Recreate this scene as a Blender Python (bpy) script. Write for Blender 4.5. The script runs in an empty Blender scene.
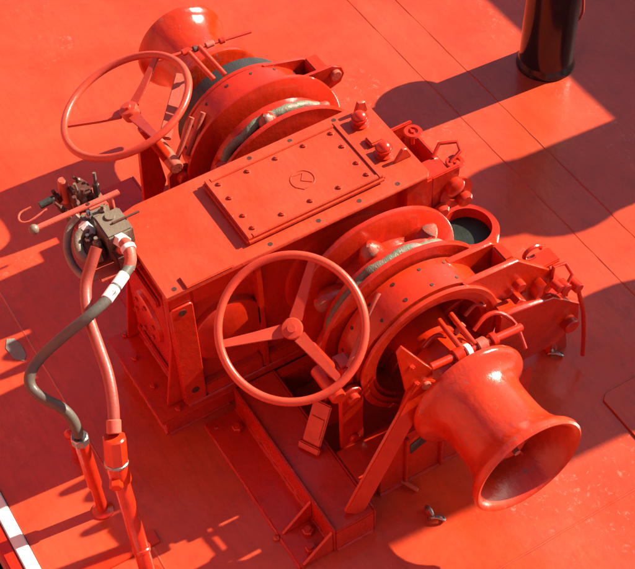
import bpy, bmesh, math, random
from mathutils import Vector, Matrix
random.seed(7)
PI = math.pi
sc = bpy.context.scene
C = sc.collection
H = -0.42                                   # deck level; the winch shaft runs along X at z = 0

# ------------------------------------------------------------------ camera
cam_d = bpy.data.cameras.new("camera")
cam = bpy.data.objects.new("camera", cam_d); C.objects.link(cam)
cam_d.sensor_width = 36.0; cam_d.lens = 80.37
cam_d.clip_start = 0.05; cam_d.clip_end = 500
R = Matrix(((0.51745362, 0.85515493, -0.03085126),
            (0.65517799, -0.41912386, -0.6285515),
            (-0.55043942, 0.30503318, -0.77715585)))
rot = Matrix((R[0], -R[1], -R[2])).transposed()
cam.matrix_world = Matrix.Translation((2.81021055, -1.62316327, 3.69877271)) @ rot.to_4x4()
sc.camera = cam

# ------------------------------------------------------------------ world, sun, exposure
SUN = Vector((0.11, 1.52, 1.0)).normalized()
world = bpy.data.worlds.new("World"); sc.world = world; world.use_nodes = True
wn = world.node_tree; wn.nodes.clear()
sky = wn.nodes.new('ShaderNodeTexSky'); sky.sky_type = 'NISHITA'; sky.sun_disc = False
sky.sun_elevation = math.asin(SUN.z); sky.sun_rotation = math.atan2(SUN.x, SUN.y)
sky.air_density = 0.8; sky.dust_density = 2.2; sky.ozone_density = 0.6
bg = wn.nodes.new('ShaderNodeBackground'); bg.inputs[1].default_value = 0.05
wo = wn.nodes.new('ShaderNodeOutputWorld')
wn.links.new(sky.outputs[0], bg.inputs[0]); wn.links.new(bg.outputs[0], wo.inputs[0])
sl = bpy.data.lights.new("sun", 'SUN'); sl.energy = 5.0; sl.angle = math.radians(0.6); sl.color = (1.0, 0.93, 0.76)
so = bpy.data.objects.new("sun", sl); C.objects.link(so)
so.rotation_mode = 'QUATERNION'; so.rotation_quaternion = SUN.to_track_quat('Z', 'Y'); so.location = SUN * 20
sc.view_settings.view_transform = 'Standard'; sc.view_settings.look = 'None'
sc.view_settings.exposure = 1.66; sc.view_settings.gamma = 1.0

# ------------------------------------------------------------------ materials
def paint(name, col, rough=0.35, coat=0.3, var=0.25, fade=0.25, bump=0.25, chips=0.0, scale=1.0, peel=140.0, scuff=0.0, stain=0.0, buckle=0.0):
    m = bpy.data.materials.new(name); m.use_nodes = True
    nt = m.node_tree; N = nt.nodes; L = nt.links
    b = N['Principled BSDF']
    tc = N.new('ShaderNodeTexCoord')
    def noise(s, d, r=0.6, dist=0.0):
        n = N.new('ShaderNodeTexNoise'); n.inputs['Scale'].default_value = s * scale
        n.inputs['Detail'].default_value = d; n.inputs['Roughness'].default_value = r
        n.inputs['Distortion'].default_value = dist
        L.new(tc.outputs['Object'], n.inputs['Vector']); return n
    def ramp(src, p0, c0, p1, c1):
        r = N.new('ShaderNodeValToRGB'); e = r.color_ramp.elements
        e[0].position = p0; e[0].color = c0; e[1].position = p1; e[1].color = c1
        L.new(src, r.inputs[0]); return r
    def mix(fac, a, bcol, mode='MIX'):
        x = N.new('ShaderNodeMix'); x.data_type = 'RGBA'; x.blend_type = mode
        if isinstance(fac, float): x.inputs[0].default_value = fac
        else: L.new(fac, x.inputs[0])
        for i, v in ((6, a), (7, bcol)):
            if isinstance(v, tuple): x.inputs[i].default_value = v
            else: L.new(v, x.inputs[i])
        return x.outputs[2]
    c4 = (*col, 1)
    dark = (col[0] * 0.62, col[1] * 0.55, col[2] * 0.6, 1)
    pale = (min(1, col[0] * 1.06 + 0.02), col[1] * 1.7 + 0.030, col[2] * 1.8 + 0.022, 1)
    n1 = noise(3.2, 6, 0.62, 0.6); r1 = ramp(n1.outputs[0], 0.35, (0, 0, 0, 1), 0.75, (1, 1, 1, 1))
    n2 = noise(14, 8, 0.7); r2 = ramp(n2.outputs[0], 0.5, (0, 0, 0, 1), 0.72, (1, 1, 1, 1))
    n3 = noise(60, 4, 0.6)
    mm = N.new('ShaderNodeMath'); mm.operation = 'MULTIPLY'; mm.inputs[1].default_value = var
    L.new(r2.outputs[0], mm.inputs[0])
    out = mix(mm.outputs[0], c4, dark)
    mf = N.new('ShaderNodeMath'); mf.operation = 'MULTIPLY'; mf.inputs[1].default_value = fade
    L.new(r1.outputs[0], mf.inputs[0])
    out = mix(mf.outputs[0], out, pale)
    if chips > 0:
        n4 = noise(30, 6, 0.75, 0.3); r4 = ramp(n4.outputs[0], 0.70 - 0.1 * chips, (0, 0, 0, 1), 0.74 - 0.1 * chips, (1, 1, 1, 1))
        out = mix(r4.outputs[0], out, (0.16, 0.09, 0.07, 1))
    if stain > 0:      # worn-in dirt: brush streaks, blots and small specks
        mp = N.new('ShaderNodeMapping'); mp.inputs['Scale'].default_value = (2.0, 14.0, 2.0); mp.inputs['Rotation'].default_value = (0.2, 0.1, 0.5)
        L.new(tc.outputs['Object'], mp.inputs[0])
        n7 = N.new('ShaderNodeTexNoise'); n7.inputs['Scale'].default_value = 5 * scale; n7.inputs['Detail'].default_value = 7; n7.inputs['Roughness'].default_value = 0.7
        L.new(mp.outputs[0], n7.inputs['Vector']); r7 = ramp(n7.outputs[0], 0.45, (0, 0, 0, 1), 0.75, (1, 1, 1, 1))
        m7 = N.new('ShaderNodeMath'); m7.operation = 'MULTIPLY'; m7.inputs[1].default_value = 0.45 * stain; L.new(r7.outputs[0], m7.inputs[0])
        out = mix(m7.outputs[0], out, (col[0] * 0.55, col[1] * 0.7, col[2] * 0.9, 1))
        n8 = noise(1.9, 7, 0.68, 0.8); r8 = ramp(n8.outputs[0], 0.50, (0, 0, 0, 1), 0.68, (1, 1, 1, 1))
        m8 = N.new('ShaderNodeMath'); m8.operation = 'MULTIPLY'; m8.inputs[1].default_value = 0.5 * stain; L.new(r8.outputs[0], m8.inputs[0])
        out = mix(m8.outputs[0], out, (col[0] * 0.60, col[1] * 0.75, col[2] * 0.8, 1))
        n9 = noise(85, 3, 0.6); r9 = ramp(n9.outputs[0], 0.715, (0, 0, 0, 1), 0.74, (1, 1, 1, 1))
        m9 = N.new('ShaderNodeMath'); m9.operation = 'MULTIPLY'; m9.inputs[1].default_value = 0.7 * stain; L.new(r9.outputs[0], m9.inputs[0])
        out = mix(m9.outputs[0], out, (0.20, 0.030, 0.014, 1))
    if scuff > 0:
        n5 = noise(1.6, 3, 0.5, 1.0); r5 = ramp(n5.outputs[0], 0.50, (0, 0, 0, 1), 0.66, (1, 1, 1, 1))
        n6 = noise(46, 9, 0.80, 0.6); r6 = ramp(n6.outputs[0], 0.56, (0, 0, 0, 1), 0.66, (1, 1, 1, 1))
        ms = N.new('ShaderNodeMath'); ms.operation = 'MULTIPLY'; L.new(r5.outputs[0], ms.inputs[0]); L.new(r6.outputs[0], ms.inputs[1])
        m2 = N.new('ShaderNodeMath'); m2.operation = 'MULTIPLY'; m2.inputs[1].default_value = scuff; L.new(ms.outputs[0], m2.inputs[0])
        out = mix(m2.outputs[0], out, (0.60, 0.26, 0.20, 1))
    L.new(out, b.inputs['Base Color'])
    rr = N.new('ShaderNodeMapRange'); rr.inputs[3].default_value = rough * 0.45; rr.inputs[4].default_value = min(1, rough * 1.5)
    av = N.new('ShaderNodeMath'); av.operation = 'MULTIPLY_ADD'; av.inputs[1].default_value = 0.6
    av2 = N.new('ShaderNodeMath'); av2.operation = 'MULTIPLY'; av2.inputs[1].default_value = 0.5; L.new(n2.outputs[0], av2.inputs[0])
    L.new(n1.outputs[0], av.inputs[0]); L.new(av2.outputs[0], av.inputs[2]); rr.inputs[1].default_value = 0.3; rr.inputs[2].default_value = 0.8
    L.new(av.outputs[0], rr.inputs[0]); L.new(rr.outputs[0], b.inputs['Roughness'])
    b.inputs['Specular IOR Level'].default_value = 0.32
    b.inputs['Coat Weight'].default_value = coat; b.inputs['Coat Roughness'].default_value = 0.08
    vo = noise(peel, 2, 0.5)
    ad = N.new('ShaderNodeMath'); ad.operation = 'MULTIPLY_ADD'; ad.inputs[1].default_value = 0.5
    L.new(vo.outputs[0], ad.inputs[0]); L.new(n2.outputs[0], ad.inputs[2])
    bp = N.new('ShaderNodeBump'); bp.inputs['Strength'].default_value = bump; bp.inputs['Distance'].default_value = 0.004
    if buckle > 0:
        nb = noise(1.7, 2, 0.45); b2 = N.new('ShaderNodeBump'); b2.inputs['Strength'].default_value = 0.6; b2.inputs['Distance'].default_value = 0.03 * buckle
        L.new(nb.outputs[0], b2.inputs['Height']); L.new(b2.outputs[0], bp.inputs['Normal'])
    L.new(ad.outputs[0], bp.inputs['Height']); L.new(bp.outputs[0], b.inputs['Normal'])
    L.new(bp.outputs[0], b.inputs['Coat Normal'])
    return m

RED = (0.44, 0.0145, 0.002)
M_red = paint("red_gloss_paint", RED, 0.27, 0.35, 0.85, 0.22, 0.30, chips=0.30, stain=0.9, peel=48)
M_red2 = paint("red_gloss_paint_orange", (0.46, 0.018, 0.002), 0.21, 0.35, 0.75, 0.28, 0.30, chips=0.40, stain=0.9, peel=52)
M_head = paint("rope_worn_red_paint", (0.45, 0.019, 0.002), 0.20, 0.35, 0.9, 0.6, 0.50, chips=0.85, stain=1.3, peel=42)
M_lid = paint("red_weathered_paint", (0.47, 0.031, 0.009), 0.34, 0.15, 0.9, 0.45, 0.40, chips=0.35, stain=1.0, peel=60)
M_deck = paint("deck_paint", (0.45, 0.036, 0.010), 0.30, 0.45, 0.75, 0.35, 0.24, scale=0.8, peel=60, scuff=0.42, stain=1.0, buckle=1.0)
M_dull = paint("sun_faded_red_paint", (0.38, 0.055, 0.032), 0.5, 0.0, 0.6, 0.5, 0.4, chips=0.3)
M_wheel = paint("worn_wheel_paint", (0.42, 0.032, 0.013), 0.30, 0.15, 0.4, 0.6, 0.2, chips=0.15, stain=0.3)
M_pinkgrey = paint("worn_pink_grey_block", (0.14, 0.088, 0.062), 0.42, 0.0, 0.8, 0.6, 0.5, chips=0.9)
M_wornpink = paint("chipped_pink_paint", (0.30, 0.050, 0.028), 0.45, 0.1, 0.6, 0.8, 0.5, chips=1.6)
M_rust = paint("dirty_maroon_metal", (0.08, 0.02, 0.014), 0.6, 0.0, 0.6, 0.3, 0.6, chips=0.5)
M_worn = paint("worn_grey_green_metal", (0.115, 0.105, 0.066), 0.5, 0.0, 1.0, 0.9, 0.9, chips=2.0, scale=1.3)
M_hose = paint("grey_rubber_hose", (0.085, 0.065, 0.053), 0.55, 0.0, 0.4, 0.6, 0.3)
M_redhose = paint("red_rubber_hose", (0.26, 0.034, 0.022), 0.45, 0.1, 0.3, 0.4, 0.3)
M_white = paint("white_paint", (0.62, 0.57, 0.52), 0.5, 0.0, 0.2, 0.1, 0.2)
M_lining2 = paint("scraped_grey_patch", (0.16, 0.12, 0.10), 0.5, 0.0, 0.8, 0.6, 0.5, chips=1.0)
M_steel = paint("bare_steel", (0.30, 0.28, 0.26), 0.3, 0.0, 0.5, 0.1, 0.5)
M_steel.node_tree.nodes['Principled BSDF'].inputs['Metallic'].default_value = 0.9
M_black = paint("black_gloss_paint", (0.006, 0.006, 0.007), 0.24, 0.5, 0.1, 0.01, 0.06)
M_dark = paint("dark_hole_disc", (0.055, 0.012, 0.009), 0.5, 0.0, 0.5, 0.2, 0.5)  # flat discs: the dark inside bolt and rivet holes put into colour
M_lining = paint("grey_brake_lining", (0.026, 0.022, 0.021), 0.5, 0.0, 0.5, 0.3, 0.5)
M_grey = paint("grey_paint", (0.20, 0.20, 0.20), 0.6, 0.0, 0.3, 0.3, 0.3)

# ------------------------------------------------------------------ mesh builder
class MB:
    def __init__(s): s.bm = bmesh.new()
    def box(s, x0, x1, y0, y1, z0, z1, bev=0.004, mat=None, seg=2):
        t = bmesh.new()
        bmesh.ops.create_cube(t, size=1)
        bmesh.ops.scale(t, vec=(x1 - x0, y1 - y0, z1 - z0), verts=t.verts)
        if bev: bmesh.ops.bevel(t, geom=t.edges[:], offset=min(bev, 0.45 * min(x1 - x0, y1 - y0, z1 - z0)), segments=seg, affect='EDGES')
        bmesh.ops.translate(t, vec=((x0 + x1) / 2, (y0 + y1) / 2, (z0 + z1) / 2), verts=t.verts)
        if mat is not None: bmesh.ops.transform(t, matrix=mat, verts=t.verts)
        s.merge(t); return s
    def merge(s, t):
        me = bpy.data.meshes.new("tmp"); t.to_mesh(me); t.free(); s.bm.from_mesh(me); bpy.data.meshes.remove(me)
    def lathe(s, prof, axis='X', center=(0, 0, 0), n=64, closed=True, mat=None):
        """prof: list of (along, radius); closed -> profile loop is closed into a solid ring"""
        t = bmesh.new(); rings = []
        for a, r in prof:
            ring = []
            for i in range(n):
                th = 2 * PI * i / n; c, q = math.cos(th) * r, math.sin(th) * r
                co = (a, c, q) if axis == 'X' else ((q, a, c) if axis == 'Y' else (c, q, a))
                ring.append(t.verts.new(co))
            rings.append(ring)
        m = len(prof)
        for j in range(m if closed else m - 1):
            A, B = rings[j], rings[(j + 1) % m]
            for i in range(n):
                k = (i + 1) % n
                try: t.faces.new((A[i], A[k], B[k], B[i]))
                except ValueError: pass
        if not closed:
            for rg in (rings[0], rings[-1]):
                try: t.faces.new(rg)
                except ValueError: pass
        bmesh.ops.remove_doubles(t, verts=t.verts, dist=1e-6)
        bmesh.ops.recalc_face_normals(t, faces=t.faces)
        bmesh.ops.translate(t, vec=center, verts=t.verts)
        if mat is not None: bmesh.ops.transform(t, matrix=mat, verts=t.verts)
        s.merge(t); return s
    def cyl(s, p0, p1, r, r1=None, n=20, bev=0.0):
        p0, p1 = Vector(p0), Vector(p1); d = p1 - p0; L = d.length
        r1 = r if r1 is None else r1
        q = d.to_track_quat('Z', 'Y').to_matrix().to_4x4(); q.translation = p0
        prof = [(0, r), (L, r1)] if not bev else [(0, r - bev), (bev, r), (L - bev, r1), (L, r1 - bev)]
        s.lathe(prof, 'Z', n=n, closed=False, mat=q); return s
    def hexnut(s, p, d, r, h):
        s.cyl(p, Vector(p) + Vector(d).normalized() * h, r, n=6, bev=h * 0.15)
        s.cyl(p, Vector(p) + Vector(d).normalized() * h * 1.5, r * 0.5, n=10); return s
    def tube(s, pts, r, n=12, smooth=3, closed=False, rf=None):
        P = [Vector(p) for p in pts]
        if smooth:
            Q = []; m = len(P); rng = range(m if closed else m - 1)
            for i in rng:
                p0 = P[(i - 1) % m] if closed or i > 0 else P[i] * 2 - P[i + 1]
                p1, p2 = P[i], P[(i + 1) % m]
                p3 = P[(i + 2) % m] if closed or i + 2 < m else P[i + 1] * 2 - P[i]
                for k in range(smooth):
                    u = k / smooth
                    Q.append(0.5 * ((2 * p1) + (-p0 + p2) * u + (2 * p0 - 5 * p1 + 4 * p2 - p3) * u * u + (-p0 + 3 * p1 - 3 * p2 + p3) * u ** 3))
            if not closed: Q.append(P[-1])
            P = Q
        t = bmesh.new(); rings = []; m = len(P); up = None
        for i, p in enumerate(P):
            a = P[(i - 1) % m] if closed or i > 0 else p
            b = P[(i + 1) % m] if closed or i < m - 1 else p
            d = (b - a).normalized()
            if up is None: up = d.orthogonal().normalized()
            up = (up - d * up.dot(d)).normalized(); w = d.cross(up)
            rr = r if rf is None else rf(i / (m - 1)) * r
            rings.append([t.verts.new(p + (up * math.cos(2 * PI * k / n) + w * math.sin(2 * PI * k / n)) * rr) for k in range(n)])
        for j in range(m if closed else m - 1):
            A, B = rings[j], rings[(j + 1) % m]
            for i in range(n): t.faces.new((A[i], A[(i + 1) % n], B[(i + 1) % n], B[i]))
        if not closed: t.faces.new(rings[0]); t.faces.new(rings[-1])
        bmesh.ops.recalc_face_normals(t, faces=t.faces)
        s.merge(t); return s
    def prism(s, poly, a0, a1, axis='X', bev=0.003, mat=None):
        t = bmesh.new()
        def co(u, v, a): return (a, u, v) if axis == 'X' else ((u, a, v) if axis == 'Y' else (u, v, a))
        A = [t.verts.new(co(u, v, a0)) for u, v in poly]; B = [t.verts.new(co(u, v, a1)) for u, v in poly]
        t.faces.new(A); t.faces.new(B)
        for i in range(len(poly)):
            k = (i + 1) % len(poly); t.faces.new((A[i], A[k], B[k], B[i]))
        bmesh.ops.recalc_face_normals(t, faces=t.faces)
        if bev: bmesh.ops.bevel(t, geom=t.edges[:], offset=bev, segments=1, affect='EDGES')
        if mat is not None: bmesh.ops.transform(t, matrix=mat, verts=t.verts)
        s.merge(t); return s
    def sphere(s, c, r, sx=1, sy=1, sz=1, n=16):
        t = bmesh.new(); bmesh.ops.create_uvsphere(t, u_segments=n, v_segments=n // 2 + 2, radius=r)
        bmesh.ops.scale(t, vec=(sx, sy, sz), verts=t.verts); bmesh.ops.translate(t, vec=c, verts=t.verts)
        s.merge(t); return s
    def mesh(s, name, mat, off=(0, 0, 0), ang=38):
        bmesh.ops.translate(s.bm, vec=-Vector(off), verts=s.bm.verts)
        me = bpy.data.meshes.new(name); s.bm.to_mesh(me); s.bm.free()
        for p in me.polygons: p.use_smooth = True
        me.set_sharp_from_angle(angle=math.radians(ang))
        me.materials.append(mat); return me
    def build(s, name, mat, parent=None, label=None, ang=38):
        off = Vector((0, 0, 0)); p = parent
        while p is not None: off += p.location; p = p.parent
        o = bpy.data.objects.new(name, s.mesh(name, mat, off, ang)); C.objects.link(o)
        if parent is not None: o.parent = parent
        if label: o['label'] = label
        return o

def thing(name, label, cat, loc, group=None):
    o = bpy.data.objects.new(name, None); C.objects.link(o); o.location = loc
    o.empty_display_size = 0.05; o['label'] = label; o['category'] = cat
    if group: o['group'] = group
    return o
def tag(o, label, cat, group=None):
    o['label'] = label; o['category'] = cat
    if group: o['group'] = group
    return o
def inst(name, me, parent, loc):
    off = Vector((0, 0, 0)); p = parent
    while p is not None: off += p.location; p = p.parent
    o = bpy.data.objects.new(name, me); C.objects.link(o); o.parent = parent; o.location = Vector(loc) - off
    return o

# ------------------------------------------------------------------ deck (structure)
deck = MB().box(-30, 30, -1.470, 30, H - 0.25, H - 0.006, bev=0).build('deck', M_deck); deck['kind'] = 'structure'
xs = [-6.0, -3.2, 1.21, 4.6, 8.0]
ys = [-1.372, -1.032, 0.952, 1.132, 3.3, 6.0]
for i in range(len(xs) - 1):
    for j in range(len(ys) - 1):
        MB().box(xs[i] + 0.0003, xs[i + 1] - 0.0003, ys[j] + 0.0003, ys[j + 1] - 0.0003, H - 0.03, H, bev=0.0015, seg=1).build('deck_plate', M_deck, deck)
def bead(p, q):
    p, q = Vector(p), Vector(q); n = int((q - p).length / 0.05) + 2; rnd = random.Random(3)
    pts = [p.lerp(q, k / (n - 1)) + Vector((rnd.uniform(-.0012, .0012), rnd.uniform(-.0012, .0012), rnd.uniform(-.0008, .0006))) for k in range(n)]
    m = MB().tube(pts, 0.0048, n=8, smooth=0); return m
for y in (-1.032, 0.952, 1.132): bead((-3.0, y, H - 0.0028), (4.4, y, H - 0.0028)).build('weld_bead', M_deck, deck)
bead((1.21, -1.3, H - 0.001), (1.21, 3.2, H - 0.001)).build('weld_bead', M_deck, deck)
# welded doubler plate right of the winch
MB().prism([(0.855, 0.585), (0.875, 0.560), (2.2, 0.548), (2.2, 1.6), (0.85, 1.6)], H + 0.0005, H + 0.007, 'Z', bev=0.003).build('doubler_plate', M_deck, deck)
MB().prism([(-0.500, -1.098), (-0.462, -1.118), (-0.405, -1.112), (-0.372, -1.085), (-0.392, -1.066), (-0.445, -1.062), (-0.488, -1.074)], H + 0.0005, H + 0.0025, 'Z', bev=0.0008).build('bare_patch', M_lining2, deck)
kerb = MB().box(-8, 8, -1.420, -1.3742, H - 0.02, H + 0.012, bev=0.004).build('deck_edge_strip', M_white)
tag(kerb, 'white painted strip along the deck edge at lower left of the photo', 'edge strip')
bar = MB().box(-8, 8, -1.462, -1.4225, H - 0.02, H + 0.006, bev=0.004).build('edge_flat_bar', M_red)
tag(bar, 'red flat bar outboard of the white strip at the deck edge', 'flat bar')
wat = MB().box(-30, 30, -30, -1.472, H - 1.2, H - 1.0, bev=0).build('lower_deck', M_grey); wat['kind'] = 'structure'

# ------------------------------------------------------------------ mooring winch
W = thing('mooring_winch', 'large red double-drum windlass with gearbox, two handwheels and warping heads bolted to the deck', 'windlass', (0, 0, H))

# gearbox
g = MB()
g.box(-0.185, 0.165, -0.685, 0.255, -0.300, 0.283, 0.006)
gb = g.build('gearbox_housing', M_red, W)
# front face framing: posts, rails and bosses (front face plane x = 0.165, frame proud to 0.195)
for (y0, y1) in ((-0.705, -0.625), (-0.400, -0.375), (0.175, 0.262)):
    MB().box(0.160, 0.197, y0, y1, -0.299, 0.282, 0.005).build('frame_post', M_red, gb)
MB().box(0.160, 0.195, -0.624, -0.401, 0.205, 0.2815, 0.005).build('frame_rail', M_red, gb)
MB().box(0.160, 0.195, -0.624, -0.401, -0.2985, -0.235, 0.005).build('frame_rail', M_red, gb)
MB().box(0.160, 0.195, -0.374, 0.174, -0.2985, -0.245, 0.005).build('frame_rail', M_red, gb)
MB().lathe([(0.160, 0.001), (0.160, 0.135), (0.188, 0.130), (0.192, 0.124), (0.192, 0.001)], 'X', (0, -0.513, -0.01), 48).build('bearing_boss', M_red, gb)
MB().lathe([(0.160, 0.001), (0.160, 0.235), (0.176, 0.230), (0.180, 0.222), (0.180, 0.001)], 'X', (0, -0.05, 0.0), 64).build('bearing_boss', M_red, gb)
MB().lathe([(0.178, 0.03), (0.178, 0.16), (0.215, 0.150), (0.220, 0.142), (0.220, 0.03)], 'X', (0, 0, 0), 48).build('bearing_boss', M_red, gb)
# flanged strip on the left front corner
MB().prism([(-0.708, -0.24), (-0.700, -0.25), (-0.636, -0.25), (-0.628, -0.24), (-0.628, 0.225), (-0.636, 0.235), (-0.700, 0.235), (-0.708, 0.225)], 0.1975, 0.206, 'X').build('corner_strip', M_red, gb)
for z in (0.205, -0.215):
    MB().cyl((0.2, -0.668, z), (0.2075, -0.668, z), 0.014).build('bolt_hole', M_dark, gb)
# end face (towards -y): ribs
MB().prism([(-0.684, 0.27), (-0.706, 0.27), (-0.712, 0.0), (-0.760, -0.299), (-0.684, -0.299)], 0.150, 0.164, 'X').build('end_rib', M_red, gb)
MB().prism([(-0.684, 0.23), (-0.700, 0.23), (-0.706, 0.0), (-0.745, -0.299), (-0.684, -0.299)], -0.184, -0.172, 'X').build('end_rib', M_red, gb)
ep = MB().box(-0.165, 0.145, -0.704, -0.6855, -0.255, 0.225, 0.010).build('end_panel', M_red, gb)
MB().box(-0.135, 0.115, -0.716, -0.7045, 0.155, 0.195, 0.005).build('panel_rib', M_red, gb)
MB().box(-0.135, 0.115, -0.716, -0.7045, -0.225, -0.190, 0.005).build('panel_rib', M_red, gb)
MB().lathe([(-0.7045, 0.0), (-0.7045, 0.098), (-0.716, 0.094), (-0.720, 0.086), (-0.720, 0.0)], 'Y', (-0.01, 0, -0.02), 40).build('end_boss', M_red, gb)
for k in range(6):
    a = k * PI / 3 + 0.3
    MB().hexnut((-0.01 + 0.07 * math.cos(a), -0.7202, -0.02 + 0.07 * math.sin(a)), (0, -1, 0), 0.010, 0.008).build('bolt', M_red, gb)
# base plate + skirt
MB().box(-0.212, 0.214, -0.808, 0.36, -0.316, -0.3005, 0.003).build('base_plate', M_red, W)
MB().box(-0.185, 0.185, -0.785, 0.33, H, -0.317, 0.004).build('base_skirt', M_red, W)
for (x, y) in ((-0.19, -0.75), (-0.08, -0.765), (0.06, -0.765), (0.19, -0.735)):
    MB().hexnut((x, y, -0.3005), (0, 0, 1), 0.011, 0.010).build('bolt', M_red, W)
# lid plate
lid = MB().prism([(-0.205, -0.62), (-0.185, -0.705), (0.205, -0.712), (0.205, 0.255), (0.19, 0.27), (-0.19, 0.27), (-0.205, 0.25)], 0.2835, 0.300, 'Z', bev=0.004).build('lid_plate', M_lid, W)
MB().box(0.150, 0.203, -0.640, -0.470, 0.3005, 0.309, 0.003).build('lid_pad', M_lid, lid)
holes = [(0.180, -0.672), (0.180, -0.150), (0.178, 0.005), (-0.180, -0.045), (-0.183, -0.20), (-0.183, 0.13), (0.182, 0.15), (0.182, -0.33)]
for x, y in holes:
    MB().lathe([(0.2990, 0.001), (0.2990, 0.0085), (0.3006, 0.0085), (0.3006, 0.001)], 'Z', (x, y, 0), 14).build('bolt_hole', M_dark, lid)
# cover
cv = MB().box(-0.155, 0.155, -0.395, 0.125, 0.3005, 0.3250, 0.008).build('inspection_cover', M_lid, W)
bo = MB()
for a in ((-0.149, 0.149, -0.389, -0.371), (-0.149, 0.149, 0.101, 0.119)): bo.box(*a, 0.3252, 0.3305, 0.0025)
for a in ((-0.149, -0.131, -0.3705, 0.1005), (0.131, 0.149, -0.3705, 0.1005)): bo.box(*a, 0.3252, 0.3305, 0.0025)
bo.build('cover_edge_bead', M_lid, cv)
bolt_me = MB().hexnut((0, 0, 0), (0, 0, 1), 0.0100, 0.0055).mesh('bolt', M_lid)
for k in range(5):
    y = -0.350 + k * 0.107
    for x in (-0.112, 0.112): inst('bolt', bolt_me, cv, (x, y, 0.3252))
for x in (-0.04, 0.05):
    inst('bolt', bolt_me, cv, (x, -0.350, 0.3252)); inst('bolt', bolt_me, cv, (x, 0.078, 0.3252))
em = MB()
em.tube([(0.018 + 0.040 * math.cos(a), -0.112 + 0.040 * math.sin(a), 0.3255) for a in [k * PI / 12 for k in range(24)]], 0.0022, n=6, smooth=0, closed=True)
em.tube([(-0.012, -0.135, 0.3255), (-0.006, -0.098, 0.3255), (0.020, -0.118, 0.3255), (0.044, -0.090, 0.3255)], 0.0022, n=6, smooth=0)
em.tube([(0.035, -0.15, 0.3255), (0.060, -0.128, 0.3255)], 0.0022, n=6, smooth=0)
em.build('cast_emblem', M_lid, cv)
# vents / lifting eyes at right end of lid
for (x, y) in ((-0.120, 0.195), (0.045, 0.185)):
    b = MB(); b.lathe([(0.3, 0.001), (0.3, 0.030), (0.307, 0.032), (0.310, 0.022), (0.326, 0.022), (0.328, 0.001)], 'Z', (x, y, 0), 24)
    b.sphere((x, y, 0.332), 0.026, 1, 1, 0.85, 20)
    b.lathe([(0.326, 0.001), (0.326, 0.030), (0.333, 0.030), (0.334, 0.001)], 'Z', (x, y, 0), 20)
    b.build('filler_cap', M_red, W)
MB().box(-0.045, 0.0, 0.165, 0.215, 0.3005, 0.318, 0.005).build('lid_lug', M_lid, lid)
MB().prism([(0.20, 0.3005), (0.255, 0.3005), (0.245, 0.345), (0.215, 0.35)], -0.175, -0.160, 'X').build('lid_lug', M_lid, lid)
MB().prism([(0.19, 0.3005), (0.262, 0.3005), (0.240, 0.345), (0.222, 0.35)], 0.090, 0.103, 'X').build('lid_lug', M_lid, lid)

# right end: pawl / clutch box with small knobs
eb = MB()
eb.box(-0.185, 0.175, 0.262, 0.300, -0.28, 0.235, 0.006)
eb.box(-0.10, 0.0, 0.301, 0.395, 0.05, 0.06, 0.003)
eb.box(0.075, 0.149, 0.301, 0.379, 0.200, 0.214, 0.004)
eb.box(0.150, 0.166, 0.301, 0.415, 0.02, 0.224, 0.004)
eb.box(-0.110, -0.096, 0.301, 0.395, 0.05, 0.224, 0.004)
eb.box(-0.094, 0.149, 0.380, 0.394, 0.05, 0.194, 0.004)
eb.build('end_bracket', M_red, W)
MB().lathe([(0.2, 0.03), (0.2, 0.062), (0.214, 0.066), (0.214, 0.03)], 'X', (-0.04, 0.40, 0.10), 32).build('end_ring', M_red, W)
for (x, y, z) in ((-0.03, 0.352, 0.245), (0.135, 0.415, 0.205)):
    k = MB(); k.lathe([(0, 0.018), (0, 0.030), (0.006, 0.034), (0.012, 0.030), (0.012, 0.018)], 'Z', (x, y, z), 24)
    k.box(x - 0.024, x + 0.024, y - 0.004, y + 0.004, z + 0.002, z + 0.009, 0.001)
    k.cyl((x, y, z - 0.05), (x, y, z + 0.012), 0.007)
    k.build('knob', M_red, W)
MB().tube([(0.08, 0.36, 0.215), (0.060, 0.40, 0.245), (0.085, 0.455, 0.245), (0.120, 0.445, 0.235), (0.13, 0.40, 0.215)], 0.007, n=8, smooth=1).build('pull_handle', M_red, W)
for (x, y, z, r) in ((0.16, 0.39, 0.14, 0.036), (0.17, 0.33, 0.06, 0.030), (0.165, 0.43, 0.06, 0.03)):
    MB().lathe([(0, 0.001), (0, r), (0.018, r), (0.026, r * 0.7), (0.026, 0.001)], 'X', (x + 0.006, y, z), 28).build('pin_boss', M_red, W)

# ------------------------------------------------------------------ shaft line, mirrored halves
MB().cyl((-1.00, 0, 0), (1.00, 0, 0), 0.055, n=32).build('drive_shaft', M_red, W)

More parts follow.
